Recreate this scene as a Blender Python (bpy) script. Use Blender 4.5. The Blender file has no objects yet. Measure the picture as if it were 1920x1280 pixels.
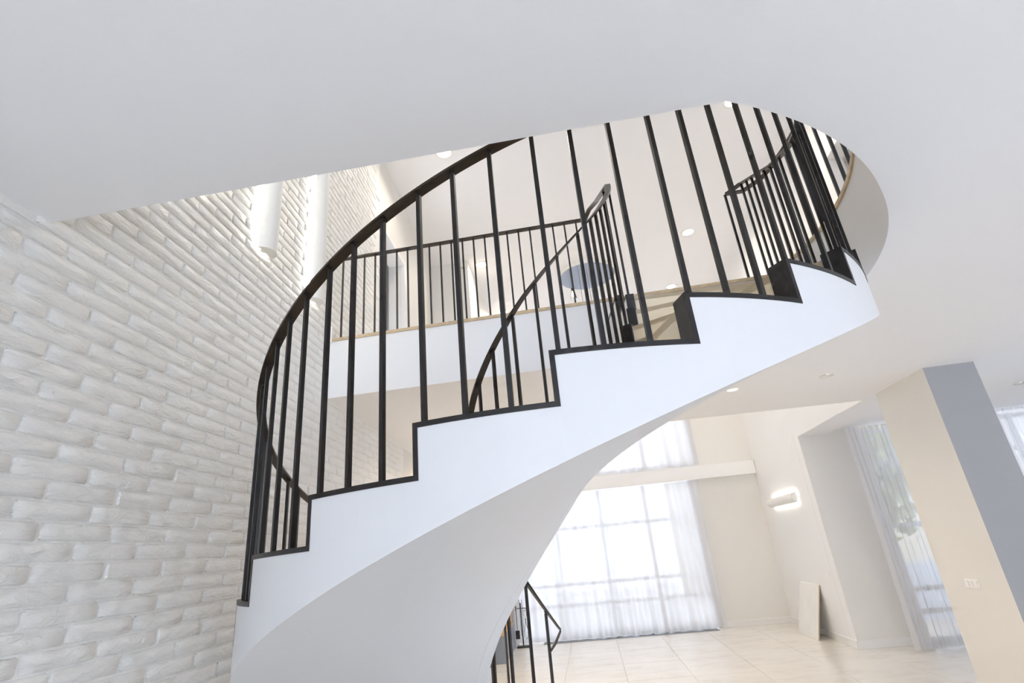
import bpy, bmesh, math, random
from mathutils import Vector, Matrix
random.seed(7)
S = bpy.context.scene
COL = S.collection
EYE = 1.737                       # eye height above the ground floor

# ------------------------------------------------------------------ camera
PITCH, ROLL, FPX = math.radians(21.84), math.radians(-5.418), 990.0
cp, sp, cr, sr = math.cos(PITCH), math.sin(PITCH), math.cos(ROLL), math.sin(ROLL)
FW = Vector((0, cp, sp)); UP0 = Vector((0, -sp, cp)); RT0 = Vector((1, 0, 0))
RT = cr * RT0 + sr * UP0; UP = -sr * RT0 + cr * UP0
cam = bpy.data.cameras.new('camera'); cam.sensor_width = 36.0; cam.lens = FPX / 1920 * 36
cam.clip_start = 0.02; cam.clip_end = 200
camo = bpy.data.objects.new('camera', cam); COL.objects.link(camo)
M4 = Matrix((RT, UP, -FW)).transposed().to_4x4(); M4.translation = Vector((0, 0, EYE))
camo.matrix_world = M4
S.camera = camo
def proj(p):
    d = Vector(p) - Vector((0, 0, EYE)); z = d.dot(FW)
    if z < .05: return None
    return (960 + FPX * d.dot(RT) / z, 640 - FPX * d.dot(UP) / z)

# ------------------------------------------------------------------ world, exposure
W = bpy.data.worlds.new('overcast_sky'); S.world = W; W.use_nodes = True
bg = W.node_tree.nodes['Background']; bg.inputs[0].default_value = (.81, .855, 1.0, 1); bg.inputs[1].default_value = 8.0
S.view_settings.view_transform = 'Standard'; S.view_settings.look = 'None'
S.view_settings.gamma = 1.0; S.view_settings.use_curve_mapping = False
S.view_settings.exposure = -0.43
S.cycles.max_bounces = 8; S.cycles.diffuse_bounces = 6; S.cycles.glossy_bounces = 3
S.cycles.transparent_max_bounces = 8; S.cycles.transmission_bounces = 4
S.cycles.use_adaptive_sampling = True; S.cycles.adaptive_threshold = .12; S.cycles.adaptive_min_samples = 12
S.cycles.use_denoising = True
S.cycles.sample_clamp_indirect = 8.0

LAMP = 1.0                         # common scale of the electric lamps

# ------------------------------------------------------------------ materials
def nodes(name):
    m = bpy.data.materials.new(name); m.use_nodes = True
    nt = m.node_tree; return m, nt, nt.nodes['Principled BSDF']
def mat(name, col, rough=.5, metal=0., bump=0., bscale=60., var=0., vscale=3., spec=.5, detail=4.):
    m, nt, b = nodes(name)
    b.inputs['Base Color'].default_value = (*col, 1); b.inputs['Roughness'].default_value = rough
    b.inputs['Metallic'].default_value = metal; b.inputs['Specular IOR Level'].default_value = spec
    tc = nt.nodes.new('ShaderNodeTexCoord')
    if bump:
        n = nt.nodes.new('ShaderNodeTexNoise'); n.inputs['Scale'].default_value = bscale; n.inputs['Detail'].default_value = detail
        k = nt.nodes.new('ShaderNodeBump'); k.inputs['Strength'].default_value = bump; k.inputs['Distance'].default_value = .01
        nt.links.new(tc.outputs['Object'], n.inputs['Vector']); nt.links.new(n.outputs[0], k.inputs['Height'])
        nt.links.new(k.outputs[0], b.inputs['Normal'])
    if var:
        n = nt.nodes.new('ShaderNodeTexNoise'); n.inputs['Scale'].default_value = vscale; n.inputs['Detail'].default_value = 6
        r = nt.nodes.new('ShaderNodeValToRGB')
        r.color_ramp.elements[0].position = .35; r.color_ramp.elements[1].position = .65
        r.color_ramp.elements[0].color = (*[c * (1 - var) for c in col], 1); r.color_ramp.elements[1].color = (*[min(1, c * (1 + var)) for c in col], 1)
        nt.links.new(tc.outputs['Object'], n.inputs['Vector']); nt.links.new(n.outputs[0], r.inputs[0]); nt.links.new(r.outputs[0], b.inputs['Base Color'])
    return m
def emis(name, col, s):
    m, nt, b = nodes(name); b.inputs['Base Color'].default_value = (*col, 1)
    b.inputs['Emission Color'].default_value = (*col, 1); b.inputs['Emission Strength'].default_value = s
    return m
def stone(name, a, bcol, scale=2.2, rough=.3):
    """veined cream stone: warped noise between two tones and thin veins"""
    m, nt, b = nodes(name); L = nt.links
    tc = nt.nodes.new('ShaderNodeTexCoord'); mp = nt.nodes.new('ShaderNodeMapping'); mp.inputs['Scale'].default_value = (1, 2.2, 1)
    mp.inputs['Rotation'].default_value = (0, 0, .5)
    n = nt.nodes.new('ShaderNodeTexNoise'); n.inputs['Scale'].default_value = scale; n.inputs['Detail'].default_value = 5; n.inputs['Distortion'].default_value = 1.2
    r = nt.nodes.new('ShaderNodeValToRGB'); e = r.color_ramp.elements
    e[0].position = .3; e[0].color = (*a, 1); e[1].position = .7; e[1].color = (*bcol, 1)
    v = r.color_ramp.elements.new(.5); v.color = (*[min(1, (x + y) * .5 * 1.04) for x, y in zip(a, bcol)], 1)
    L.new(tc.outputs['Object'], mp.inputs[0]); L.new(mp.outputs[0], n.inputs['Vector']); L.new(n.outputs[0], r.inputs[0]); L.new(r.outputs[0], b.inputs['Base Color'])
    b.inputs['Roughness'].default_value = rough
    return m
M = {}
M['white'] = mat('white_paint', (.90, .895, .89), .55)
M['ceil'] = mat('ceiling_paint', (.91, .905, .91), .7)
M['plaster'] = mat('stair_plaster', (.77, .77, .775), .45)
M['cream'] = mat('cream_paint', (.83, .81, .77), .6)
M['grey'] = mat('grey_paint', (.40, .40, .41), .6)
M['skirt'] = mat('skirting_paint', (.86, .85, .83), .35)
M['mortar'] = mat('painted_mortar', (.90, .895, .87), .7, bump=.5, bscale=70, detail=3)
def brickmat():
    m, nt, b = nodes('painted_brick'); L = nt.links
    b.inputs['Base Color'].default_value = (.92, .915, .89, 1); b.inputs['Roughness'].default_value = .42
    tc = nt.nodes.new('ShaderNodeTexCoord'); ge = nt.nodes.new('ShaderNodeNewGeometry')
    mp = nt.nodes.new('ShaderNodeMapping'); mp.inputs['Scale'].default_value = (1, .55, 1.5)
    n = nt.nodes.new('ShaderNodeTexNoise'); n.inputs['Scale'].default_value = 19; n.inputs['Detail'].default_value = 5; n.inputs['Roughness'].default_value = .62; n.inputs['Distortion'].default_value = .8
    k = nt.nodes.new('ShaderNodeBump'); k.inputs['Strength'].default_value = 1.0; k.inputs['Distance'].default_value = .018
    L.new(ge.outputs['Position'], mp.inputs[0]); L.new(mp.outputs[0], n.inputs['Vector']); L.new(n.outputs[0], k.inputs['Height']); L.new(k.outputs[0], b.inputs['Normal'])
    return m
M['brick'] = brickmat()
M['steel'] = mat('dark_painted_steel', (.028, .026, .026), .38, metal=.35)
M['rail'] = mat('dark_bronze_handrail', (.045, .036, .030), .34, metal=.4)
M['wood'] = mat('pale_oak_trim', (.60, .47, .30), .45, var=.12, vscale=18)
M['oak'] = mat('oak_firewood_box', (.62, .38, .17), .5, var=.2, vscale=14)
M['tread'] = stone('cream_travertine', (.82, .68, .46), (.92, .80, .60), 1.8, .35)
M['tile'] = stone('cream_floor_stone', (.69, .655, .60), (.79, .76, .715), .9, .22)
M['grout'] = mat('floor_grout', (.52, .47, .40), .8)
M['lamp'] = emis('warm_lamp_glow', (1.0, .86, .62), 14 * LAMP)
M['led'] = emis('led_strip_glow', (1.0, .96, .84), 54 * LAMP)
M['bulb'] = emis('filament_bulb_glow', (1.0, .72, .42), 16 * LAMP)
M['chrome'] = mat('lamp_ring_metal', (.75, .74, .72), .25, metal=.8)
M['fixture'] = mat('white_plaster_fixture', (.88, .875, .85), .5)
M['mirror'] = mat('grey_mirror_plate', (.30, .32, .36), .12, metal=.9)
M['black'] = mat('black_metal', (.015, .015, .016), .5)
M['plastic'] = mat('white_switch_plastic', (.90, .89, .87), .3)
M['frame'] = mat('white_window_frame', (.86, .87, .88), .35)
M['fabricgrey'] = mat('slate_grey_panel', (.24, .27, .32), .4)
M['grille'] = mat('grey_steel_grille', (.32, .33, .34), .4, metal=.6)
M['board'] = mat('raw_white_board', (.84, .82, .78), .6, var=.03)
M['boardedge'] = mat('pale_chipboard_edge', (.62, .52, .38), .7)
M['terrace'] = mat('pale_terrace_stone', (.74, .74, .73), .7, var=.05)
M['leaf'] = mat('pale_green_foliage', (.36, .37, .20), .7, var=.4, vscale=5)
M['cream_facade'] = mat('beige_render', (.46, .42, .33), .8, var=.06)
M['facade_glass'] = mat('dim_window_glass', (.22, .25, .28), .1)
M['parapet'] = mat('pale_blue_grey_parapet', (.72, .77, .86), .6)
def glassm():
    m = bpy.data.materials.new('window_glass'); m.use_nodes = True; nt = m.node_tree; nt.nodes.clear()
    o = nt.nodes.new('ShaderNodeOutputMaterial'); t = nt.nodes.new('ShaderNodeBsdfTransparent'); g = nt.nodes.new('ShaderNodeBsdfGlossy')
    t.inputs[0].default_value = (.96, .98, .98, 1); g.inputs['Roughness'].default_value = .02
    f = nt.nodes.new('ShaderNodeFresnel'); f.inputs[0].default_value = 1.3
    x = nt.nodes.new('ShaderNodeMixShader'); nt.links.new(f.outputs[0], x.inputs[0]); nt.links.new(t.outputs[0], x.inputs[1]); nt.links.new(g.outputs[0], x.inputs[2]); nt.links.new(x.outputs[0], o.inputs[0])
    return m
M['glass'] = glassm()
def sheer(name, tr):
    m = bpy.data.materials.new(name); m.use_nodes = True; nt = m.node_tree; nt.nodes.clear(); L = nt.links
    o = nt.nodes.new('ShaderNodeOutputMaterial'); t = nt.nodes.new('ShaderNodeBsdfTransparent'); d = nt.nodes.new('ShaderNodeBsdfDiffuse'); u = nt.nodes.new('ShaderNodeBsdfTranslucent')
    for q in (d, u): q.inputs[0].default_value = (.80, .80, .82, 1)
    a = nt.nodes.new('ShaderNodeMixShader'); a.inputs[0].default_value = .29; L.new(d.outputs[0], a.inputs[1]); L.new(u.outputs[0], a.inputs[2])
    b = nt.nodes.new('ShaderNodeMixShader'); b.inputs[0].default_value = 1 - tr; L.new(t.outputs[0], b.inputs[1]); L.new(a.outputs[0], b.inputs[2]); L.new(b.outputs[0], o.inputs[0])
    return m
M['sheer'] = sheer('sheer_white_voile', .06)
M['voile'] = sheer('thin_white_voile', .26)

# ------------------------------------------------------------------ mesh helpers
class MB:
    def __init__(s): s.v = []; s.f = []
    def add(s, vs, fs):
        o = len(s.v); s.v += [tuple(v) for v in vs]; s.f += [tuple(i + o for i in f) for f in fs]; return s
    def hexa(s, p):      # 8 points: bottom 4 (ccw), top 4
        return s.add(p, [(3, 2, 1, 0), (4, 5, 6, 7), (0, 1, 5, 4), (1, 2, 6, 5), (2, 3, 7, 6), (3, 0, 4, 7)])
    def box(s, c, size, ax=None):
        x, y, z = [q * .5 for q in size]; ax = ax or (Vector((1, 0, 0)), Vector((0, 1, 0)), Vector((0, 0, 1))); c = Vector(c)
        P = [c + ax[0] * i * x + ax[1] * j * y + ax[2] * k * z for k in (-1, 1) for i, j in ((-1, -1), (1, -1), (1, 1), (-1, 1))]
        return s.hexa(P)
    def prism(s, pts, z0, z1):
        n = len(pts); vs = [(p[0], p[1], z0) for p in pts] + [(p[0], p[1], z1) for p in pts]
        return s.add(vs, [tuple(range(n - 1, -1, -1)), tuple(range(n, 2 * n))] + [(i, (i + 1) % n, n + (i + 1) % n, n + i) for i in range(n)])
    def tube(s, path, r, n=8, cap=True):
        path = [Vector(p) for p in path]; rings = []
        for i, p in enumerate(path):
            t = (path[min(i + 1, len(path) - 1)] - path[max(i - 1, 0)]).normalized()
            a = t.cross(Vector((0, 0, 1))); a = a.normalized() if a.length > 1e-4 else Vector((1, 0, 0)); b = t.cross(a).normalized()
            rr = r[i] if isinstance(r, (list, tuple)) else r
            rings.append([p + (a * math.cos(2 * math.pi * k / n) + b * math.sin(2 * math.pi * k / n)) * rr for k in range(n)])
        vs = [q for R_ in rings for q in R_]; fs = [(i * n + k, i * n + (k + 1) % n, (i + 1) * n + (k + 1) % n, (i + 1) * n + k) for i in range(len(path) - 1) for k in range(n)]
        if cap: fs += [tuple(range(n - 1, -1, -1)), tuple(range((len(path) - 1) * n, len(path) * n))]
        return s.add(vs, fs)
    def lathe(s, c, prof, n=24):   # prof: (radius, z)
        vs = []
        for r, z in prof: vs += [(c[0] + r * math.cos(2 * math.pi * k / n), c[1] + r * math.sin(2 * math.pi * k / n), c[2] + z) for k in range(n)]
        fs = [(i * n + k, i * n + (k + 1) % n, (i + 1) * n + (k + 1) % n, (i + 1) * n + k) for i in range(len(prof) - 1) for k in range(n)]
        return s.add(vs, fs)
    def build(s, name, m, parent=None, smooth=None, bevel=0, fix=True):
        me = bpy.data.meshes.new(name); me.from_pydata(s.v, [], s.f); me.validate()
        if fix:
            bm = bmesh.new(); bm.from_mesh(me); bmesh.ops.remove_doubles(bm, verts=bm.verts, dist=1e-5); bmesh.ops.recalc_face_normals(bm, faces=bm.faces); bm.to_mesh(me); bm.free()
        me.materials.append(M[m] if isinstance(m, str) else m)
        o = bpy.data.objects.new(name, me); COL.objects.link(o)
        if smooth is not None:
            me.polygons.foreach_set('use_smooth', [True] * len(me.polygons)); me.set_sharp_from_angle(angle=math.radians(smooth))
        if bevel:
            b = o.modifiers.new('bevel', 'BEVEL'); b.width = bevel; b.segments = 2; b.limit_method = 'ANGLE'
        if parent: o.parent = parent
        return o
def tag(o, label=None, cat=None, group=None, kind=None):
    if label: o['label'] = label
    if cat: o['category'] = cat
    if group: o['group'] = group
    if kind: o['kind'] = kind
    return o
def empty(name, loc=(0, 0, 0)):
    o = bpy.data.objects.new(name, None); COL.objects.link(o); o.location = loc; o.empty_display_size = .1; return o
def thing(name, label, cat, group=None): return tag(empty(name), label, cat, group)
def struct(o, label=None): return tag(o, label, None, None, 'structure')

# ------------------------------------------------------------------ key levels and plan (metres, origin under the camera)
ZC, ZU, ZT = 1.405 + EYE, 1.94 + EYE, 5.35 + EYE         # lower ceiling, upper floor, upper ceiling
C = Vector((.2824, 3.409)); R = 1.8157; C2 = Vector((.2538, 3.4693)); R2 = .584
Z0, H, A0, DA = -.0998 + EYE, .17, 219.79, 15.157
RO = 2.0
XD = Vector((math.cos(math.radians(6.9)), -math.sin(math.radians(6.9)))); YD = Vector((-XD.y, XD.x))   # house axes
LB = Vector((.811, 4.134))                                # a point of the landing edge
def landing(x): return Vector((x, LB.y + (x - LB.x) * XD.y / XD.x))
BL = Vector((-1.824, 1.752)); BDv = Vector((.143, 2.66)).normalized()   # brick wall line
def bw(y): return BL.x + (y - BL.y) * BDv.x / BDv.y
RD = Vector((.301, 2.404)).normalized(); RE = Vector((4.645, 9.04))     # right wall line
def rw(y): return RE.x + (y - RE.y) * RD.x / RD.y
WB = Vector((1.94, 12.3))
def wy(x): return WB.y + (x - WB.x) * -math.tan(math.radians(6.0))       # back (window) wall line

# ------------------------------------------------------------------ floor
fl = struct(MB().prism([(-3.2, -3.2), (9.2, -3.2), (9.2, 13.5), (-3.2, 13.5)], -.2, -.004).build('floor', 'grout'), 'cream stone tile floor with thin joints')
tw, tl = .88, 1.12
o0 = Vector((1.48, 11.8)); ud = Vector((math.cos(math.radians(5.8)), -math.sin(math.radians(5.8)))); vd = Vector((-ud.y, ud.x))
def tile_mesh(k):
    b = MB(); g = .0025; e = .002; x, y = tw / 2 - g, tl / 2 - g
    lo = [(-x, -y, -.02), (x, -y, -.02), (x, y, -.02), (-x, y, -.02)]; mi = [(p[0], p[1], -e) for p in lo]; hi = [(p[0] * (1 - e / x), p[1] * (1 - e / y), 0) for p in lo]
    b.add(lo + mi + hi, [(0, 1, 5, 4), (1, 2, 6, 5), (2, 3, 7, 6), (3, 0, 4, 7), (4, 5, 9, 8), (5, 6, 10, 9), (6, 7, 11, 10), (7, 4, 8, 11), (8, 9, 10, 11)])
    return b
t0 = tile_mesh(0).build('floor_tile', 'tile', fl, fix=False)
first = True
for i in range(-6, 10):
    for j in range(-15, 3):
        c = o0 + ud * (i + .5) * tw + vd * (j + .5) * tl
        if not (-2.6 < c.x < 8.7 and -2.6 < c.y < 12.9): continue
        if c.y > 12.6 or (c.y > 9.4 and c.x > 5.4): continue
        t = t0 if first else t0.copy()
        if not first: COL.objects.link(t)
        first = False
        t.parent = fl; t.location = (c.x, c.y, 0); t.rotation_euler.z = math.atan2(ud.y, ud.x) + (math.pi if (i + j) % 2 else 0)

# ------------------------------------------------------------------ ceiling slab with the stair opening
arc = []
for k in range(0, 46):
    a = 285.5 + (374.5 - 285.5) * k / 45; rr = RO + .045 * max(0, (318 - a) / 32)
    arc.append((C.x + rr * math.cos(math.radians(a)), C.y + rr * math.sin(math.radians(a))))
LR = landing(2.21); LL = landing(bw(4.42) - .1)
UBX = -.72                                                 # right end of the upper back block
Ry = lambda y: 4.673 + .1252 * (y - 5.249)                # ceiling step line right of the pier
main = [(bw(1.752) - .1, 1.757)] + arc + [tuple(LR), tuple(LL), (bw(9.04) - .1, 9.04), (UBX, 8.96), (UBX, 6.95), (rw(6.63), 6.63), (RE.x, RE.y), (5.12, 8.98), (Ry(-3.1), -3.1), (bw(-3.1) - .1, -3.1)]
ce = struct(MB().prism(main, ZC, ZU).build('ceiling', 'ceil', smooth=30), 'smooth white ceiling slab with a rounded stair opening')
rc = struct(MB().prism([(Ry(-3.1), -3.1), (9.2, -3.1), (9.2, 8.5), (5.12, 8.98)], ZC + .05, ZU).build('ceiling_side', 'ceil'), 'cool white ceiling beyond the grey pier')
up = struct(MB().prism([(-3.2, -3.2), (9.3, -3.2), (9.3, 8.7), (5.0, 9.2), (5.3, 12.7), (-3.2, 13.0)], ZT, ZT + .2).build('ceiling_upper', 'ceil'), 'white upper ceiling seen through the stair opening')
# pale oak edge boards round the opening, on top of the slab edge
def band(path, half_in, half_out, z0, z1, closed=False):
    b = MB(); P = [Vector(p) for p in path]; n = len(P); vs = []
    for i, p in enumerate(P):
        t = (P[min(i + 1, n - 1)] - P[max(i - 1, 0)]).normalized(); nn = Vector((-t.y, t.x))
        a, c = p + nn * half_in, p - nn * half_out
        vs += [(a.x, a.y, z0), (c.x, c.y, z0), (c.x, c.y, z1), (a.x, a.y, z1)]
    fs = [(i * 4 + k, i * 4 + (k + 1) % 4, i * 4 + 4 + (k + 1) % 4, i * 4 + 4 + k) for i in range(n - 1) for k in range(4)]
    fs += [(3, 2, 1, 0), tuple((n - 1) * 4 + k for k in range(4))]
    return b.add(vs, fs)
lp = [landing(bw(4.42) + .01), landing(LR.x)]
struct(band(lp, .16, .012, ZU, ZU + .028).build('trim_1', 'wood'), 'pale oak board along the upper landing edge')
struct(band(arc, .012, .10, ZU, ZU + .028).build('trim_2', 'wood', smooth=30), 'curved pale oak board along the rounded opening edge')

# ------------------------------------------------------------------ left brick wall
T = .22
def wall_seg(b, p, q, z0, z1, th, side):
    p, q = Vector(p), Vector(q); t = (q - p).normalized(); n = Vector((-t.y, t.x)) * side * th
    pts = [p, q, q + n, p + n]
    b.prism([tuple(x) for x in pts], z0, z1); return b
def bp(y, off=0): return (bw(y) + off, y)
b = MB(); MD = .0015
wall_seg(b, bp(-3.2, -MD), bp(5.86, -MD), 0, ZT, T, 1)
wall_seg(b, bp(5.86, -MD), bp(6.9, -MD), 0, ZU - .1, T, 1)
wl = struct(b.build('wall_left', 'mortar', fix=False), 'white painted rough brick wall')
b = MB()
wall_seg(b, bp(6.9), bp(12.9), 0, ZU - .1, T, 1)
wall_seg(b, bp(6.97), bp(12.9), ZU - .1, ZT, T, 1)
wall_seg(b, bp(5.86), bp(6.97), 4.2 + EYE, ZT, T, 1)
struct(b.build('wall_left_plain', 'cream', fix=False), 'plain cream wall beyond the bricks')
# upper doorway recess and casing in the left wall
dr = struct(empty('door_1'), 'dark open doorway on the upper floor')
for y in (5.92, 7.0): MB().box((bw(y) + .0, y, (ZU + 4.2 + EYE) / 2), (.05, .075, 4.2 + EYE - ZU)).build('door_jamb', 'skirt', dr)
MB().box((bw(6.46), 6.46, 4.23 + EYE), (.05, 1.16, .075), (Vector((BDv.y, -BDv.x, 0)), Vector((BDv.x, BDv.y, 0)), Vector((0, 0, 1)))).build('door_head', 'skirt', dr)
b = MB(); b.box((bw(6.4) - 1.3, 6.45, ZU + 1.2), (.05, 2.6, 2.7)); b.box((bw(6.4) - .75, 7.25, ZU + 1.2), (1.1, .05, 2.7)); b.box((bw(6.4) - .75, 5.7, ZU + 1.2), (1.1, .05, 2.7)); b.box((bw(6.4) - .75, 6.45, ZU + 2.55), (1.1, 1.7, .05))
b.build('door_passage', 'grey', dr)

CB, LBR = .0735, .335
SQ = []
AXB = (Vector((BDv.y, -BDv.x, 0)), Vector((BDv.x, BDv.y, 0)), Vector((0, 0, 1)))   # out of wall, along wall, up
def brick_verts(L, h, rnd):
    """rough faced brick: local x out of the wall, y along, z up"""
    nu, nv = 6, 3; vs = []; d = .0092
    for j in range(nv + 1):
        for i in range(nu + 1):
            u, v = (0, .022, .25, .5, .75, .978, 1)[i], (0, .11, .89, 1)[j]
            edge = (i in (0, nu)) or (j in (0, nv)); corner = (i in (0, nu)) and (j in (0, nv))
            y = (u - .5) * L; z = (v - .5) * h
            if edge:
                y += rnd.uniform(-.003, .003); z += rnd.uniform(-.0025, .0025)
                if corner: y *= 1 - .007 / L * 2; z *= 1 - .006 / h * 2
            x = d * (.15 if edge else 1) + rnd.uniform(-.0014, .0014) * (1 if edge else 1.2)
            vs.append((x, y, z))
    n = nu + 1; fs = [(j * n + i, j * n + i + 1, (j + 1) * n + i + 1, (j + 1) * n + i) for j in range(nv) for i in range(nu)]
    ring = [i for i in range(n)] + [j * n + nu for j in range(1, nv + 1)] + [nv * n + i for i in range(nu - 1, -1, -1)] + [j * n for j in range(nv - 1, 0, -1)]
    o = len(vs); vs += [(-.014, vs[k][1], vs[k][2]) for k in ring]
    m = len(ring); fs += [(ring[k], o + k, o + (k + 1) % m, ring[(k + 1) % m]) for k in range(m)]
    return vs, fs
rnd = random.Random(3); VAR = []
for k in range(14):
    vs, fs = brick_verts(LBR - .0105, CB - .0095, rnd); me = bpy.data.meshes.new('brick'); me.from_pydata(vs, [], fs); me.materials.append(M['brick'])
    me.polygons.foreach_set('use_smooth', [True] * len(me.polygons)); me.set_sharp_from_angle(angle=math.radians(55)); VAR.append((me, vs, fs))
bricks = []
nrow = int(ZT / CB)
for r in range(nrow):
    z = (r + .5) * CB + .02
    off = (.5 if r % 2 else 0) + rnd.uniform(-.08, .08)
    y = 1.02 + off * LBR - LBR
    while y < 6.95:
        yc = y + LBR / 2; y += LBR
        ymax = 6.9 if z < ZU - .1 else 5.86
        if yc + LBR / 2 > ymax: continue
        if z > ZC - .03 and yc < 1.62: continue                     # inside the slab
        if ZC + .02 < z < ZU and yc > 4.6: continue
        q = [proj((bw(yc + sy * LBR / 2), yc + sy * LBR / 2, z + sz * CB / 2)) for sy, sz in ((-1, -1), (1, -1), (1, 1), (-1, 1))]
        area = 0
        if all(q):
            inside = sum(1 for p in q if -20 < p[0] < 1940 and -20 < p[1] < 1300)
            A = abs(sum(q[i][0] * q[(i + 1) % 4][1] - q[(i + 1) % 4][0] * q[i][1] for i in range(4))) / 2
            mx = sum(p[0] for p in q) / 4; my = sum(p[1] for p in q) / 4
            hid = (mx > 500 and my > 700) or (mx < 95 + 1300 and my < 420 - .186 * (mx - 95) and z > ZC)
            area = A * (inside / 4) * (.02 if hid else 1)
        bricks.append((area, yc, z))
bricks.sort(key=lambda t: -t[0])
rest = MB()
for n_, (ar, yc, z) in enumerate(bricks):
    me, vs, fs = VAR[rnd.randrange(14)]
    fl_y, fl_z = rnd.choice((1, -1)), rnd.choice((1, -1)); px = rnd.uniform(-.0025, .002)
    base = Vector((bw(yc), yc, z)) + AXB[0] * px
    if n_ < 300:
        o = bpy.data.objects.new('brick', me); COL.objects.link(o); o.parent = wl
        mm = Matrix((AXB[0], AXB[1], AXB[2])).transposed()
        if fl_y * fl_z < 0: fl_z = -fl_z
        o.matrix_world = Matrix.Translation(base) @ mm.to_4x4() @ Matrix.Diagonal((1, fl_y, fl_z, 1))
    else:
        rest.add([base + AXB[0] * v[0] + AXB[1] * v[1] * fl_y + AXB[2] * v[2] * fl_z for v in vs], fs if fl_y * fl_z > 0 else [f[::-1] for f in fs])
ro = rest.build('brick_field', 'brick', wl, fix=False); ro['kind'] = 'stuff'
ro.data.polygons.foreach_set('use_smooth', [True] * len(ro.data.polygons)); ro.data.set_sharp_from_angle(angle=math.radians(55))

# ------------------------------------------------------------------ right side: wall, alcove, pier
b = MB()
wall_seg(b, RE, (rw(12.4), 12.4), 0, ZT, T, -1)                       # along the living room
wall_seg(b, (rw(5.58), 5.58), RE, ZU, ZT, T, -1)                      # above the alcove, upper floor
wall_seg(b, (rw(6.63) - .004, 6.626), (RE.x - .004, RE.y), ZC + .004, ZU, .05, -1)
wall_seg(b, (rw(4.4), 4.4), (rw(5.58), 5.58), 4.3 + EYE, ZT, T, -1)
wall_seg(b, (rw(-3), -3), (rw(4.4), 4.4), ZU, ZT, T, -1)
struct(b.build('wall_right', 'white', fix=False), 'white wall with a tubular lamp')
b = MB(); x0 = rw(5)
b.box((x0 + 1.2, 5.0, ZU + 1.2), (.05, 2.4, 2.8)); b.box((x0 + .7, 5.7, ZU + 1.2), (.9, .05, 2.8)); b.box((x0 + .7, 4.3, ZU + 1.2), (.9, .05, 2.8)); b.box((x0 + .75, 5.0, 4.34 + EYE), (.9, 1.3, .05))
struct(b.build('door_2', 'cream'), 'shaded doorway recess on the upper floor by the curved railing')
# alcove wall facing the camera, with the tall window to its right
AV = lambda x: RE.y + (x - RE.x) * -.115
b = MB(); wall_seg(b, (RE.x + .001, RE.y - .008), (5.62, AV(5.62) - .008), 0, ZC + .1, T, 1); struct(b.build('wall_alcove', 'cream', fix=False), 'beige alcove wall beside the tall curtained window')
PB = Vector((4.197, 5.32)); PC = Vector((4.673, 5.249)); PA = Vector((4.33, 6.34)); PD_ = PC + (PA - PB)
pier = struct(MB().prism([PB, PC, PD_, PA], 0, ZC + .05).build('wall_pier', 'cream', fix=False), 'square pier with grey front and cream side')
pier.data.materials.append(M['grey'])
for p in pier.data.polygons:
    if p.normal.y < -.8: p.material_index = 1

# skirting boards
def skirting(name, p, q, side, label, h=.11, th=.016):
    b = MB(); wall_seg(b, p, q, 0, h, th, side); return struct(b.build(name, 'skirt', fix=False, bevel=.003), label)
skirting('baseboard_right', RE, (rw(12.0), 12.0), 1, 'white skirting along the right wall')
skirting('baseboard_alcove', (RE.x - .016, RE.y), (5.62, AV(5.62)), -1, 'white skirting along the alcove wall')
skirting('baseboard_pier', PB, PA, 1, 'white skirting along the pier')
skirting('baseboard_back', (3.75, wy(3.75)), (rw(11.98), wy(rw(11.98))), -1, 'white skirting beside the living room window')

# ------------------------------------------------------------------ windows, curtains
def ax2(d): d = Vector(d).normalized(); return (Vector((d.x, d.y, 0)), Vector((-d.y, d.x, 0)), Vector((0, 0, 1)))
def window(name, p, q, z0, z1, cols, rows, label, fw_=.07, dep=.09):
    """frame bars and panes between plan points p and q; rows: list of z of transoms"""
    p, q = Vector(p), Vector(q); L = (q - p).length; ax = ax2(q - p); e = struct(empty(name), label)
    def at(s): v = p + (q - p) * s; return v
    zs = [z0] + rows + [z1]
    for k in range(cols + 1):
        v = at(k / cols); MB().box((v.x, v.y, (z0 + z1) / 2), (fw_, dep, z1 - z0), ax).build('mullion', 'frame', e, bevel=.006)
    for z in zs:
        v = at(.5); MB().box((v.x, v.y, z), (L, dep * .9, fw_), ax).build('transom', 'frame', e, bevel=.006)
    for k in range(cols):
        for a, c in zip(zs[:-1], zs[1:]):
            v = at((k + .5) / cols); MB().box((v.x, v.y, (a + c) / 2), (L / cols - fw_, .012, c - a - fw_), ax).build('pane', 'glass', e)
    return e
def curtain(name, p, q, z0, z1, label, amp=.035, per=.11, seed=1, gather=None, hem=0., m_='sheer'):
    p, q = Vector(p), Vector(q); L = (q - p).length; d = (q - p) / L; n = Vector((-d.y, d.x)); r = random.Random(seed)
    ph = [r.uniform(0, 6.28) for _ in range(6)]; nu = int(L / .014); nz = 14; vs = []
    for j in range(nz + 1):
        w = j / nz; z = z0 + (z1 - z0) * w
        for i in range(nu + 1):
            s = i / nu * L
            a = amp * (1.1 - .45 * w)
            y = a * math.sin(2 * math.pi * s / per + 1.5 * math.sin(s * 2.3 + ph[0]) + .25 * math.sin(w * 3 + ph[2])) + a * .6 * math.sin(2 * math.pi * s / (per * 2.7) + ph[1]) + .015 * math.sin(s * 1.1 + w * 1.7 + ph[3])
            ss = s
            if gather: ss = s + gather(s / L, w)
            v = p + d * ss + n * y; vs.append((v.x, v.y, z + hem * math.sin(s * 6 + ph[4]) * (1 - w) ** 4))
    m = nu + 1; fs = [(j * m + i, j * m + i + 1, (j + 1) * m + i + 1, (j + 1) * m + i) for j in range(nz) for i in range(nu)]
    return MB().add(vs, fs).build(name, m_, smooth=180, fix=False)
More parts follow.
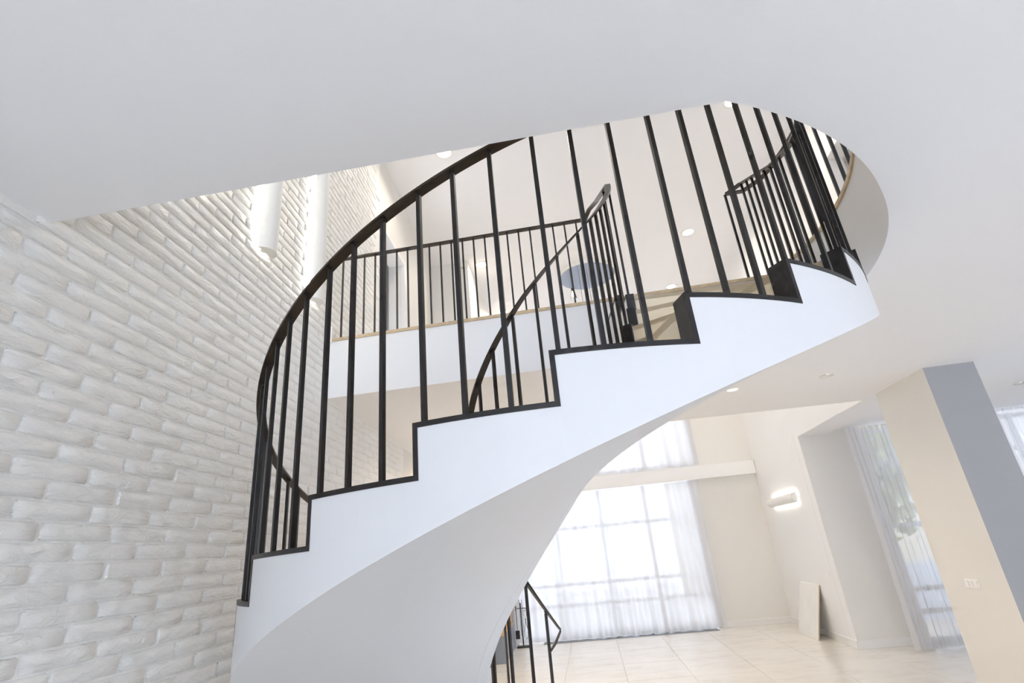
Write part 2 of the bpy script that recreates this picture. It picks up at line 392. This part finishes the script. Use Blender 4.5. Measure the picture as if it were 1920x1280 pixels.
# back wall of the living room: lower window, ledge, upper window
b = MB(); wx = lambda x: (x, wy(x))
X0, X1 = -.45, 3.62; U1 = 3.80
ZL = 1.24 + EYE; ZLt = 1.50 + EYE
wall_seg(b, wx(-2.2), wx(X0), 0, ZT, .25, 1); wall_seg(b, wx(X1), wx(5.4), 0, ZLt, .25, 1)
wall_seg(b, wx(X0), wx(X1), ZL, ZLt, .25, 1); wall_seg(b, wx(U1), wx(5.4), ZLt, ZT, .25, 1)
wall_seg(b, wx(X0), wx(U1), 5.0 + EYE, ZT, .25, 1)
struct(b.build('wall_back', 'cream', fix=False), 'cream wall around the living room windows')
b = MB(); wall_seg(b, wx(-2.2), wx(rw(11.9)), 1.16 + EYE, 1.44 + EYE, .16, -1); struct(b.build('trim_3', 'white', fix=False, bevel=.004), 'white ledge between the lower and upper windows')
wo = Vector((math.sin(math.radians(6)), math.cos(math.radians(6)))) * .12
def off(p, k): return (p[0] + wo.x / .12 * k, p[1] + wo.y / .12 * k)
window('window_1', off(wx(X0 + .03), .12), off(wx(X1 - .03), .12), .04, ZL - .04, 4, [.62, 1.02, 2.15], 'wide floor-length window behind sheer curtains')
window('window_2', off(wx(X0 + .03), .12), off(wx(U1 - .03), .12), ZLt + .04, 4.96 + EYE, 4, [ZLt + 1.2, ZLt + 2.4], 'tall upper window behind a short sheer curtain')
tag(curtain('sheer_curtain', off(wx(-.6), -.13), off(wx(3.72), -.13), .02, ZL - .1, '', seed=1, hem=.0, per=.24, amp=.05), 'long sheer white curtain over the wide lower window by the floor grille', 'curtain', 'sheer white curtains')
tag(curtain('sheer_curtain', off(wx(-.6), -.06), off(wx(3.88), -.06), ZLt - .02, 4.98 + EYE, '', seed=2, per=.27, amp=.05, hem=.02), 'sheer white curtain over the upper window, above the white ledge', 'curtain', 'sheer white curtains')
# tall window to the right, behind the pier
def av(x, k=0): return (x - .115 * k, AV(x) + k)
window('window_3', av(5.66, .1), av(9.1, .1), .04, ZC - .02, 3, [.42, .72, 1.62, 2.6], 'tall window behind the pier with a sheer curtain')
g3 = lambda u, w: -.35 * (1 - u) ** 3 * (1 - w) * .6
tag(curtain('sheer_curtain', av(5.12, -.42), av(5.95, -.30), .02, ZC + .0, '', seed=3, per=.09, amp=.03, m_='voile'), 'bunched sheer white curtain at the beige alcove wall', 'curtain', 'sheer white curtains')
tag(curtain('sheer_curtain', av(5.98, -.36), av(7.0, -.36), .02, ZC + .04, '', seed=4, per=.2, m_='voile'), 'thin see-through voile curtain hanging just left of the square pier', 'curtain', 'sheer white curtains')
tag(curtain('sheer_curtain', av(7.02, -.36), av(9.0, -.36), .02, ZC + .04, '', seed=6, per=.16), 'sheer white curtain at the frame edge right of the square pier', 'curtain', 'sheer white curtains')
# outer shell of the room: walls behind and beside the camera, with the big windows the daylight comes through
b = MB(); ZF0, ZF1 = .12, ZC - .1
for xa, xb in ((-2.3, -1.6), (.3, 1.5), (4.0, 4.5), (6.3, 9.2)): b.prism([(xa, -3.1), (xb, -3.1), (xb, -2.9), (xa, -2.9)], 0, ZT)
b.prism([(-2.3, -3.1), (9.2, -3.1), (9.2, -2.9), (-2.3, -2.9)], ZF1, ZU + .3); b.prism([(-2.3, -3.1), (9.2, -3.1), (9.2, -2.9), (-2.3, -2.9)], ZU + 2.9, ZT); b.prism([(4.0, -3.1), (9.2, -3.1), (9.2, -2.9), (4.0, -2.9)], ZU + .3, ZU + 2.9); b.prism([(-2.3, -3.1), (9.2, -3.1), (9.2, -2.9), (-2.3, -2.9)], 0, ZF0)
struct(b.build('wall_front', 'white', fix=False), 'white wall with wide windows behind the viewer')
for n_, (xa, xb) in enumerate(((-1.6, .3), (1.5, 4.0), (4.5, 6.3))):
    window('window_%d' % (4 + n_), (xa + .03, -3.0), (xb - .03, -3.0), ZF0 + .03, ZF1 - .03, 2, [2.2], 'wide daylight window behind the viewer')
for n_, (xa, xb) in enumerate(((-1.6, 1.0), (1.5, 4.0))):  # unseen upper openings, added to light the landing fascia and upper ceiling
    window('window_%d' % (8 + n_), (xa + .03, -3.0), (xb - .03, -3.0), ZU + .33, ZU + 2.87, 2, [], 'added unseen upper window behind the viewer, bringing daylight to the upper level')
b = MB()
for ya, yb in ((-3.1, 2.2), (4.4, 8.6)): b.prism([(9.1, ya), (9.3, ya), (9.3, yb), (9.1, yb)], 0, ZT)
b.prism([(9.1, -3.1), (9.3, -3.1), (9.3, 8.6), (9.1, 8.6)], ZF1, ZT); b.prism([(9.1, 2.2), (9.3, 2.2), (9.3, 4.4), (9.1, 4.4)], 0, ZF0)
struct(b.build('wall_side', 'white', fix=False), 'white outer wall far to the right')
for n_, (ya, yb) in enumerate(((2.2, 4.4),)):
    window('window_%d' % (7 + n_), (9.2, ya + .03), (9.2, yb - .03), ZF0 + .03, ZF1 - .03, 2, [2.2], 'wide daylight window far to the right')
# upper floor back block on the left
b = MB(); wall_seg(b, (bw(9.04), 9.04), (UBX, 8.95), ZU - .1, ZT, T, 1); wall_seg(b, (UBX, 8.95), (UBX + .38, 12.6), ZU - .1, ZT, .1, 1)
struct(b.build('wall_upper_back', 'cream', fix=False), 'pale end wall of the upper corridor')

# ------------------------------------------------------------------ the staircase
def dirv(a): a = math.radians(a); return Vector((math.cos(a), math.sin(a)))
def inner_on(a):
    d = dirv(a); m = C - C2; bq = m.dot(d); cq = m.dot(m) - R2 * R2
    return C + d * (-bq + math.sqrt(max(0, bq * bq - cq)))
O9, I9 = C + dirv(A0 + DA * 9) * R, inner_on(A0 + DA * 9)
O11, I11 = landing(2.165), landing(.842)
T0_, T1_ = -10.0, 11.0
def outer(t):
    if t <= 9: return C + dirv(A0 + DA * t) * R
    return O9.lerp(O11, (t - 9) / 2)
def inner(t):
    if t <= 9: return inner_on(A0 + DA * t)
    return I9.lerp(I11, (t - 9) / 2)
def zl(t): return Z0 + H * t                        # lower helix line
def zbo(t): return max(.0, zl(t) - .166)
def zbi(t): return max(.0, zl(t) - .20)
def cross(t, s, inset=0.):                           # s: 0 outer .. 1 inner
    o, i = outer(t), inner(t); return o.lerp(i, s)
def sfrac(t, d): return d / max(.05, (outer(t) - inner(t)).length)
ST = .095
stair = thing('spiral_staircase', 'white curved staircase with smooth soffit winding through the rounded ceiling opening', 'staircase')
NS = 8
def stringer(side):
    b = MB(); d0, d1 = (0., ST) if side == 'o' else (None, None)
    def P(t, k):
        w = (outer(t) - inner(t)).length
        s = (0, ST / w)[k] if side == 'o' else (1, 1 - .06 / w)[k]
        return cross(t, s)
    zb = zbo if side == 'o' else zbi
    for i in range(-9, 12):                           # tread i lies between risers i-1 and i
        zt = zl(i)
        for k in range(NS):
            ta, tb = i - 1 + k / NS, i - 1 + (k + 1) / NS
            a0, a1, b0_, b1 = P(ta, 0), P(ta, 1), P(tb, 0), P(tb, 1)
            b.add([(a0.x, a0.y, zb(ta)), (b0_.x, b0_.y, zb(tb)), (b0_.x, b0_.y, zt), (a0.x, a0.y, zt), (a1.x, a1.y, zb(ta)), (b1.x, b1.y, zb(tb)), (b1.x, b1.y, zt), (a1.x, a1.y, zt)], [(0, 1, 2, 3), (5, 4, 7, 6), (3, 2, 6, 7)])
        a0, a1 = P(i - 1, 0), P(i - 1, 1); z_ = zl(i - 1) if i > -9 else 0
        b.add([(a0.x, a0.y, z_), (a1.x, a1.y, z_), (a1.x, a1.y, zt), (a0.x, a0.y, zt)], [(0, 3, 2, 1)])
    return b
stringer('o').build('outer_stringer', 'plaster', stair, smooth=30, fix=False)
stringer('i').build('inner_stringer', 'plaster', stair, smooth=30, fix=False)
b = MB(); NT, NC = int((T1_ - T0_) * NS), 10; vs = []
for j in range(NT + 1):
    t = T0_ + (T1_ - T0_) * j / NT
    for k in range(NC + 1):
        s = k / NC; p = cross(t, s); vs.append((p.x, p.y, zbo(t) + (zbi(t) - zbo(t)) * s))
b.add(vs, [(j * (NC + 1) + k, j * (NC + 1) + k + 1, (j + 1) * (NC + 1) + k + 1, (j + 1) * (NC + 1) + k) for j in range(NT) for k in range(NC)])
b.build('soffit', 'plaster', stair, smooth=30, fix=False)
for i in range(-9, 12):
    w = lambda t: (outer(t) - inner(t)).length
    path = [i - 1 + k / NS for k in range(NS + 1)]
    pts = [cross(t, (ST - .002) / w(t)) for t in path] + [cross(t, 1 - .058 / w(t)) for t in reversed(path)]
    MB().prism([tuple(p) for p in pts], zl(i) - .03, zl(i) + .0).build('tread', 'tread', stair)
for i in range(-10, 12):
    w = (outer(i) - inner(i)).length; z_ = max(0, zl(i)); p, q = cross(i, (ST - .002) / w), cross(i, 1 - .058 / w)
    t = (q - p).normalized(); n = Vector((-t.y, t.x)) * .02
    MB().prism([tuple(p), tuple(q), tuple(q - n), tuple(p - n)], z_, zl(i + 1)).build('riser', 'tread', stair)

# railings -----------------------------------------------------------------
def bar(b, p, z0, z1, dvec, w=.02, d=.02):           # square upright bar, dvec: facing direction
    dv = Vector(dvec).normalized(); n = Vector((-dv.y, dv.x)); p = Vector(p)
    pts = [p + dv * d / 2 * a + n * w / 2 * c for a, c in ((-1, -1), (1, -1), (1, 1), (-1, 1))]
    return b.prism([tuple(x) for x in pts], z0, z1)
def baluster(parent, p, z0, z1, dvec, w=.02, name='baluster'):
    b = MB(); bar(b, p, z0, z1 - .012, dvec, w, w); dv = Vector(dvec).normalized()
    b.tube([(p[0], p[1], z1 - .014), (p[0], p[1], z1 + .004)], w * .42, 6)          # pin into the rail
    b.tube([(p[0], p[1], z1 - .003), (p[0], p[1], z1 + .001)], w * .8, 8)
    return b.build(name, 'steel', parent, fix=False)
def flatrail(path, w=.046, th=.012):
    P = [Vector(p) for p in path]; n = len(P); vs = []
    for i, p in enumerate(P):
        t = (P[min(i + 1, n - 1)] - P[max(i - 1, 0)]).normalized(); s = t.cross(Vector((0, 0, 1)))
        s = s.normalized() if s.length > 1e-3 else Vector((1, 0, 0)); u = s.cross(t).normalized()
        vs += [p + s * w / 2, p - s * w / 2, p - s * w / 2 + u * th, p + s * w / 2 + u * th]
    fs = [(i * 4 + k, i * 4 + (k + 1) % 4, i * 4 + 4 + (k + 1) % 4, i * 4 + 4 + k) for i in range(n - 1) for k in range(4)] + [(3, 2, 1, 0), tuple((n - 1) * 4 + k for k in range(4))]
    return MB().add(vs, fs)
def plates(parent, side, wd):
    """stepped flat steel on top of a stringer: one plate per tread and per riser"""
    th = .018
    def P(t, d):
        w = (outer(t) - inner(t)).length; return cross(t, d / w if side == 'o' else 1 - d / w)
    for i in range(-9, 12):
        b = MB(); vs = []; z = zl(i)
        for k in range(NS + 1):
            t = i - 1 + k / NS; a, c = P(t, -.003), P(t, wd)
            vs += [(a.x, a.y, z), (c.x, c.y, z), (c.x, c.y, z + th), (a.x, a.y, z + th)]
        b.add(vs, [(k * 4 + q, k * 4 + (q + 1) % 4, k * 4 + 4 + (q + 1) % 4, k * 4 + 4 + q) for k in range(NS) for q in range(4)] + [(3, 2, 1, 0), tuple(NS * 4 + q for q in range(4))])
        b.build('tread_plate', 'steel', parent, smooth=30)
    for i in range(-9, 11):
        e = th / (.48 if side == 'o' else .155)
        a, c, a2, c2 = P(i, -.003), P(i, wd), P(i - e, -.003), P(i - e, wd)
        MB().prism([tuple(a), tuple(c), tuple(c2), tuple(a2)], zl(i) + .001, zl(i + 1) + th).build('riser_plate', 'steel', parent)
# outer railing
orl = thing('stair_railing', 'dark steel railing with stepped base plates along the outer side of the curved staircase', 'railing', 'stair railings')
plates(orl, 'o', .085)
def radial(t): return outer(t) - inner(t)
RH = 1.11; LZ_ = 2.83 + EYE - .015
def orail(t): 
    p = outer(t); d = radial(t).normalized(); p = p - d * .022; return Vector((p.x, p.y, zl(t) + RH))
for i in range(-9, 12):
    for f_ in (.03, .345, .67):
        t = i - 1 + f_
        if t > 10.8 or t < -7.6: continue
        p = orail(t); baluster(orl, (p.x, p.y), zl(i) + .016, p.z, radial(t), .0168)
ts = [-7.7 + k * .1 for k in range(int((10.75 + 7.7) / .1) + 1)]
path = [orail(t) for t in ts]
pe = landing(2.045) + YD * .0; path += [Vector(((path[-1].x + pe.x) / 2, (path[-1].y + pe.y) / 2, (path[-1].z + LZ_) / 2)), Vector((pe.x, pe.y, LZ_))]
flatrail(path).build('handrail', 'rail', orl, smooth=30)
# inner railing
irl = thing('stair_railing', 'dark steel railing with flat handrail along the inner well of the curved staircase', 'railing', 'stair railings')
plates(irl, 'i', .055)
def ioff(t):
    if t > 2: return 1.19 - .05 * min(1, (t - 2) / 4)
    if t > -4.6: return 1.19
    return 1.19 - .28 * min(1, (-4.6 - t) / 3.1)
def irail(t):
    p = inner(t); d = radial(t).normalized(); p = p + d * .02; return Vector((p.x, p.y, zl(t) + ioff(t)))
for t in [-7.25, -6.5, -5.55, -4.5, -3.5, -2.5, -1.5, -.56, .38, 1.45, 2.5, 3.62, 4.76, 5.62, 6.05, 6.5, 7.0, 8.35, 9.5]:
    i = math.floor(t) + 1; p = irail(t); baluster(irl, (p.x, p.y), zl(i) + .016, p.z, radial(t), .0165)
ts = [-7.72 + k * .08 for k in range(int((10.5 + 7.72) / .08) + 1)]
path = [irail(t) for t in ts]
e0 = path[0]; bq = irail(-7.25)
hook = [Vector((bq.x, bq.y, e0.z - .13)), Vector((bq.x * .45 + e0.x * .55, bq.y * .45 + e0.y * .55, e0.z - .085)), Vector((e0.x * .92 + bq.x * .08, e0.y * .92 + bq.y * .08, e0.z - .04)), Vector((e0.x + .010, e0.y + .001, e0.z - .012)), Vector((e0.x + .004, e0.y, e0.z + .004))]
LZ = 2.83 + EYE
end = landing(.79); path += [Vector((end.x + .03, end.y - .05, LZ + .03)), Vector((end.x, end.y + .03, LZ))]
flatrail(path, .04).build('handrail', 'rail', irl, smooth=40)
flatrail(hook, .026, .010).build('handrail_end', 'rail', irl, smooth=60)

# balcony railing along the landing edge
brl = thing('balcony_railing', 'straight dark steel railing on the oak edge of the upper landing', 'railing')
def lin(x, k=.06): p = landing(x); q = p + YD * k; return q
x = bw(4.5) + .09
while x < .74:
    p = lin(x); baluster(brl, tuple(p), ZU + .026, LZ, YD, .0145); x += .1085
flatrail([Vector((*lin(bw(4.5) + .005 + k * (.80 - bw(4.5)) / 12), LZ)) for k in range(13)], .046, .014).build('handrail', 'rail', brl)
MB().box((*lin(bw(4.5) + .02, .0), ZU + .07), (.03, .03, .16)).build('end_block', 'white', brl)
# curved guard railing beside the opening
grl = thing('guard_railing', 'curved dark steel railing on the oak edge of the rounded opening', 'railing')
def gp(a, k=.055): return Vector((C.x + (RO + k) * math.cos(math.radians(a)), C.y + (RO + k) * math.sin(math.radians(a))))
a = 292
while a < 373: 
    p = gp(a); baluster(grl, tuple(p), ZU + .026, LZ, p - C, .018); a += 4.1
flatrail([Vector((*gp(290 + k * 2), LZ)) for k in range(42)] + [Vector((*lin(2.19, .02), LZ)), Vector((*lin(2.04, .02), LZ))], .046, .014).build('handrail', 'rail', grl, smooth=30)
p = lin(2.04, .03); baluster(grl, tuple(p), ZU + .026, LZ, YD, .018)

# ------------------------------------------------------------------ lamps
def spotlight(x, y, z, label, on=True, group='recessed ceiling spotlights', power=17, rad=.05, col=(1.0, .84, .62)):
    e = thing('ceiling_spotlight', label, 'light', group); e.location = (x, y, z)
    MB().lathe((0, 0, 0), [(rad, .0), (rad, -.006), (rad * 1.12, -.010), (rad * 1.32, -.006), (rad * 1.34, .0)], 28).build('ring', 'chrome' if not on else 'fixture', e, smooth=40)
    MB().lathe((0, 0, 0), [(.0001, -.004), (rad * .5, -.0045), (rad * .99, -.003)], 28).build('lens', 'lamp' if on else 'fixture', e, smooth=40, fix=False)
    if on:
        L = bpy.data.lights.new('bulb', 'AREA'); L.shape = 'DISK'; L.size = rad * 1.6; L.energy = power * LAMP; L.color = col; L.spread = math.radians(150)
        o = bpy.data.objects.new('bulb', L); COL.objects.link(o); o.parent = e; o.location = (0, 0, -.014)
    return e
spotlight(2.27, 5.45, ZC, 'glowing recessed spotlight in the lower ceiling just under the stair stringer')
spotlight(3.17, 5.26, ZC, 'unlit round recessed spotlight in the beige ceiling left of the pier', on=False)
spotlight(6.43, 6.71, ZC + .05, 'unlit recessed spotlight in the cool ceiling right of the pier', on=False)
spotlight(-.9, 7.6, ZC, 'glowing recessed spotlight under the landing by the far end of the brick wall', power=20, col=(1, .74, .46))
spotlight(.6, 5.45, ZC, 'added unseen fill spotlight under the landing behind the middle of the stair')  # added fill lamp, hidden by the stair, brightens the ceiling under the landing
spotlight(-.55, 6.1, ZC, 'added unseen fill spotlight under the landing behind the lower treads of the stair')  # second added fill lamp, out of sight behind the stringer
for (x, y), l in (((-.71, 5.93), 'glowing upper spotlight beside the tops of the left balusters, half hidden by the ceiling edge'), ((3.24, 5.47), 'glowing upper spotlight at the tip of the opening, cut by the ceiling edge'),
                  ((3.52, 8.65), 'glowing upper spotlight alone on the bare upper ceiling between balusters'), ((-.46, 9.12), 'glowing upper spotlight behind the straight balcony railing'),
                  ((3.75, 10.9), 'glowing upper spotlight just above the oak board over the stone risers'), ((-.12, 11.43), 'glowing upper spotlight just above the oak board of the balcony')):
    spotlight(x, y, ZT, l, power=27, rad=.10, col=(1, .90, .76))

def trough(name, label, base, axis, out, L, r=.075, dep=.09, group=None):
    """half-round plaster wall lamp: axis = along, out = away from wall; light leaks along both long sides"""
    e = thing(name, label, 'wall lamp', group); base = Vector(base); axis = Vector(axis).normalized(); out = Vector(out).normalized(); side = axis.cross(out)
    b = MB(); n = 14; vs = []
    gap = .028
    for s in (0, 1):
        for rr in (r, r - .008):
            for k in range(n + 1):
                a = math.pi * k / n; vs.append(base + axis * L * s + side * rr * math.cos(a) + out * (gap + (dep - gap) * rr / r * math.sin(a)))
    m = n + 1; fs = []
    for k in range(n):
        fs += [(k, k + 1, 2 * m + k + 1, 2 * m + k), (m + k + 1, m + k, 3 * m + k, 3 * m + k + 1), (k + 1, k, m + k, m + k + 1), (2 * m + k, 2 * m + k + 1, 3 * m + k + 1, 3 * m + k)]
    b.add(vs, fs); b.build('shade', 'fixture', e, smooth=35, fix=False)
    for s, nm in ((0.004, 'end_cap'), (L - .004, 'end_cap')):
        c = MB(); pts = [base + axis * s + side * (r - .004) * math.cos(math.pi * k / n) + out * (gap + (dep - gap) * .95 * math.sin(math.pi * k / n)) for k in range(n + 1)]
        pts2 = [p + axis * (.006 if s < L / 2 else -.006) for p in pts]
        c.add(pts + pts2, [tuple(range(n, -1, -1)), tuple(range(n + 1, 2 * n + 2))] + [(k, k + 1, n + 2 + k, n + 1 + k) for k in range(n)]); c.build(nm, 'fixture', e)
    MB().box(base + axis * L / 2 + out * .012, (L * .98, r * .6, .02), (axis, side, out)).build('back_plate', 'fixture', e)
    for sg in (1, -1):
        MB().box(base + axis * L / 2 + out * .016 + side * sg * (r * .80), (L * .97, .014, .01), (axis, side, out)).build('led_strip', 'led', e)
    return e
on = AXB[0]
for y, l in ((3.22, 'vertical half-round white wall lamp on the bricks, nearer one in full view'), (4.02, 'vertical half-round white wall lamp on the bricks, farther one behind the handrail'), (2.46, 'vertical half-round white wall lamp whose lower tip peeks under the ceiling edge')):
    trough('wall_lamp', l, Vector((bw(y), y, 2.15 + EYE)) + on * .01, (0, 0, 1), on, 1.55, .085, .11, 'half-round wall lamps')
rn = Vector((-RD.y, RD.x, 0))
trough('wall_lamp', 'horizontal half-round white wall lamp on the right living room wall', Vector((rw(9.75), 9.75, .49 + EYE)), Vector((RD.x, RD.y, 0)), rn, 1.5, .085, .13, 'half-round wall lamps')

# pendant cluster under a round mirror plate over the living room
pd = thing('pendant_lamp', 'round grey mirror ceiling plate with hanging glass bulb pendants', 'pendant lamp')
PX, PY = 1.70, 9.85
MB().lathe((PX, PY, ZT), [(.58, 0), (.58, -.10)], 40).build('rim', 'fixture', pd, smooth=40, fix=False)
MB().lathe((PX, PY, ZT), [(.0001, -.102), (.575, -.102), (.58, -.098)], 40).build('plate', 'mirror', pd, smooth=20, fix=False)
for dx, dy, ln in ((-.36, -.1, .55), (-.12, .3, 1.3), (.1, -.34, 1.0), (.33, .12, 1.45), (.02, .05, 1.7), (-.3, .22, 1.9)):
    c = MB().tube([(PX + dx, PY + dy, ZT - .10), (PX + dx, PY + dy, ZT - ln + .16)], .004, 6).build('cord', 'black', pd)
    x, y, z = PX + dx, PY + dy, ZT - ln
    MB().tube([(x, y, z + .17), (x, y, z + .16), (x, y, z + .08)], [.012, .024, .026], 12).build('socket', 'black', c)
    MB().lathe((x, y, z), [(.028, .10), (.045, .06), (.07, -.06), (.078, -.10)], 18).build('glass_shade', 'glass', c, smooth=60, fix=False)
    MB().lathe((x, y, z), [(.012, .08), (.022, .05), (.034, .01), (.030, -.02), (.001, -.038)], 16).build('bulb', 'bulb', c, smooth=60, fix=False)

# ------------------------------------------------------------------ small things
def switch(name, label, c, along, out, gangs, cat, rockers=True, h=.083):
    e = thing(name, label, cat); c = Vector(c); along = Vector(along).normalized(); out = Vector(out).normalized(); up_ = Vector((0, 0, 1)); ax = (along, out, up_); w = .083 + .071 * (gangs - 1)
    MB().box(c + out * .004, (w, .008, h), ax).build('frame_plate', 'plastic', e, bevel=.003)
    for k in range(gangs):
        cc = c + along * (k - (gangs - 1) / 2) * .071
        if rockers:
            o_ = MB(); a = ax; P = [cc + along * i * .027 + up_ * j * .027 for i, j in ((-1, -1), (1, -1), (1, 1), (-1, 1))]
            o_.add([p + out * .007 for p in P] + [P[0] + out * .011, P[1] + out * .011, P[2] + out * .015, P[3] + out * .015], [(4, 5, 6, 7), (0, 1, 5, 4), (1, 2, 6, 5), (2, 3, 7, 6), (3, 0, 4, 7)]); o_.build('rocker', 'plastic', e)
        else:
            q = MB(); q.lathe((0, 0, 0), [(.022, .0), (.022, .004), (.018, .004), (.018, -.002), (.0001, -.002)], 20)
            mm = Matrix((along, up_, out)).transposed(); q.v = [tuple(mm @ Vector(v) + cc + out * .008) for v in q.v]; q.build('socket_ring', 'plastic', e, smooth=40, fix=False)
    return e
pa = Vector((*(PA - PB).normalized(), 0)); pn = Vector((-pa.y, pa.x, 0)); sc_ = PB + (PA - PB).normalized() * .52
switch('light_switch', 'white triple rocker light switch on the cream side of the pier', (sc_.x, sc_.y, 1.075), pa, pn, 3, 'switch')
switch('light_switch', 'small white single switch on the right wall above the leaning board', (rw(9.36), 9.36, 1.0), Vector((RD.x, RD.y, 0)), rn, 1, 'switch')
switch('wall_socket', 'small white power socket low on the wall by the room corner', (rw(11.3), 11.3, .35), Vector((RD.x, RD.y, 0)), rn, 1, 'socket', rockers=False)
# leaning board
lb = thing('leaning_board', 'square white board leaning against the right wall on the floor', 'board')
ya, yb = 9.92, 10.84; hgt = .80
def lean(y, w): 
    bx, tx = rw(y) - .27, rw(y) - .02
    return Vector((bx + (tx - bx) * w, y, .002 + hgt * w))
P = [lean(ya, 0), lean(yb, 0), lean(yb, 1), lean(ya, 1)]; nn = Vector((-.95, .1, -.3)).normalized() * .02
o = MB().hexa([P[0], P[1], P[2], P[3]] + [p + nn * -1 for p in P]); 
bo = o.build('panel', 'board', lb)
b = MB(); 
e1 = [P[0] - nn, P[3] - nn, P[3], P[0]]; ds = Vector((0, -.004, 0)); b.hexa([p for p in e1] + [p + ds for p in e1]); b.build('raw_edge', 'boardedge', lb)
# floor grille in front of the window
fg = thing('floor_grille', 'long grey convector grille set in the floor along the window', 'grille')
g0, g1 = Vector(off(wx(.1), -.38)), Vector(off(wx(3.55), -.30)); gd = (g1 - g0).normalized(); gn = Vector((-gd.y, gd.x)); GL = (g1 - g0).length
for k in (0, .24):
    c = (g0 + g1) / 2 + gn * k; MB().box((c.x, c.y, .004), (GL, .018, .008), ax2(gd)).build('grille_edge', 'grille', fg)
b = MB(); c = (g0 + g1) / 2 + gn * .12; MB().box((c.x, c.y, .0015), (GL, .23, .002), ax2(gd)).build('grille_bed', 'black', fg)
sl = MB().box((0, 0, .005), (.015, .225, .007)).build('slat', 'grille', fg); n_s = 110
for k in range(n_s):
    s_ = sl if k == 0 else sl.copy()
    if k: COL.objects.link(s_); s_.parent = fg
    c = g0 + gd * (GL * (k + .5) / n_s) + gn * .12; s_.location = (c.x, c.y, 0); s_.rotation_euler.z = math.atan2(gd.y, gd.x)
# fireside: grey clad bench with oak compartment, tool set
fb = thing('fireside_bench', 'grey clad fireside unit with an oak compartment on top', 'fireplace')
bd = Vector((.13, 1.74)).normalized(); bn_ = Vector((bd.y, -bd.x)); q0, q1 = Vector((-.62, 10.5)), Vector((-.50, 12.1)); 
MB().prism([tuple(q0), tuple(q1), tuple(q1 - bn_ * .6), tuple(q0 - bn_ * .6)], .0, .42).build('body', 'fabricgrey', fb, bevel=.008)
MB().prism([tuple(q0 - bn_ * .02), tuple(q1 - bn_ * .02), tuple(q1 - bn_ * .6), tuple(q0 - bn_ * .6)], .42, .46).build('oak_top', 'oak', fb)
MB().prism([tuple(q1 - bd * .5 - bn_ * .04), tuple(q1 - bn_ * .04), tuple(q1 - bn_ * .6), tuple(q1 - bd * .5 - bn_ * .6)], .46, .80).build('oak_compartment', 'oak', fb)
ft = thing('fireplace_tool_set', 'black fireplace tool stand with hanging tongs and shovel', 'fireplace tools')
fx, fy = -.34, 12.05
MB().box((fx, fy, .012), (.26, .18, .024)).build('base', 'black', ft, bevel=.004)
MB().tube([(fx, fy, .02), (fx, fy, .80)], .012, 10).build('post', 'black', ft)
MB().tube([(fx - .11, fy, .66), (fx - .11, fy, .69), (fx - .08, fy, .70), (fx + .08, fy, .70), (fx + .11, fy, .69), (fx + .11, fy, .66)], .007, 8).build('hook_bar', 'black', ft)
b = MB(); b.tube([(fx - .1, fy - .03, .72), (fx - .1, fy - .03, .3)], .006, 8); b.box((fx - .1, fy - .03, .23), (.085, .012, .15)); b.tube([(fx - .1, fy - .03, .72), (fx - .1, fy - .03, .745)], .012, 8); b.build('shovel', 'black', ft, fix=False)
b = MB()
for s in (-1, 1): b.tube([(fx + .08 + s * .006, fy - .03, .66), (fx + .08 + s * .03, fy - .03, .58), (fx + .08 - s * .008, fy - .03, .50), (fx + .08 + s * .035, fy - .03, .3), (fx + .08 + s * .008, fy - .03, .14)], .005, 8)
b.build('tongs', 'black', ft, fix=False)
MB().tube([(fx + .03, fy - .04, .86), (fx + .03, fy - .04, .18)], .005, 8).build('poker', 'black', ft)
MB().tube([(fx - .02, fy - .04, .86), (fx - .02, fy - .04, .2)], .005, 8).build('brush_handle', 'black', ft)

# ------------------------------------------------------------------ outside the windows
struct(MB().prism([(-12, 12.75), (14, 12.75), (14, 26), (-12, 26)], -.12, -.05).build('terrace', 'terrace'), 'pale stone terrace outside the windows')
struct(MB().prism([(5.3, 9.3), (14, 8.7), (14, 12.8), (5.3, 12.8)], -.12, -.05).build('terrace_side', 'terrace'), 'pale stone terrace outside the side window')
struct(MB().prism([(5.4, 10.9), (12, 10.4), (12, 10.55), (5.4, 11.05)], -.05, .95).build('wall_terrace', 'parapet'), 'pale blue grey terrace parapet outside the window')
def shrub(x, y, h, r, seed, label):
    e = thing('garden_tree', label, 'tree', 'trees outside the window'); rr = random.Random(seed)
    MB().tube([(x, y, -.1), (x + .05, y, h * .3), (x, y, h * .55)], [.09, .07, .04], 8).build('trunk', 'oak', e)
    b = MB()
    for k in range(5200):
        u, v, w = rr.gauss(0, 1), rr.gauss(0, 1), rr.gauss(0, 1); l = math.sqrt(u * u + v * v + w * w); q = rr.uniform(.5, 1) / l
        c = Vector((x + u * q * r, y + v * q * r, h * .62 + w * q * h * .42)); s = rr.uniform(.09, .18)
        a = Vector((rr.gauss(0, 1), rr.gauss(0, 1), rr.gauss(0, 1))).normalized(); d = a.orthogonal().normalized()
        b.add([c - a * s, c + d * s * .45, c + a * s, c - d * s * .45], [(0, 1, 2, 3)])
    f = b.build('foliage', 'leaf', e, fix=False); f['kind'] = 'stuff'
shrub(8.6, 14.2, 5.6, 2.1, 5, 'pale green leafy tree seen through the tall window behind the pier')

nb = thing('added_backdrop_house', 'pale beige house added behind the tree to dim the sky in the tall window', 'building')  # added backdrop, so sky gaps between the leaves are less bright
MB().box((11, 19.5, 3.4), (12, 1.0, 7.0)).build('facade', 'cream_facade', nb)
for k in range(4): MB().box((6.5 + k * 3, 18.98, 3.6), (1.3, .06, 1.7)).build('window', 'facade_glass', nb)
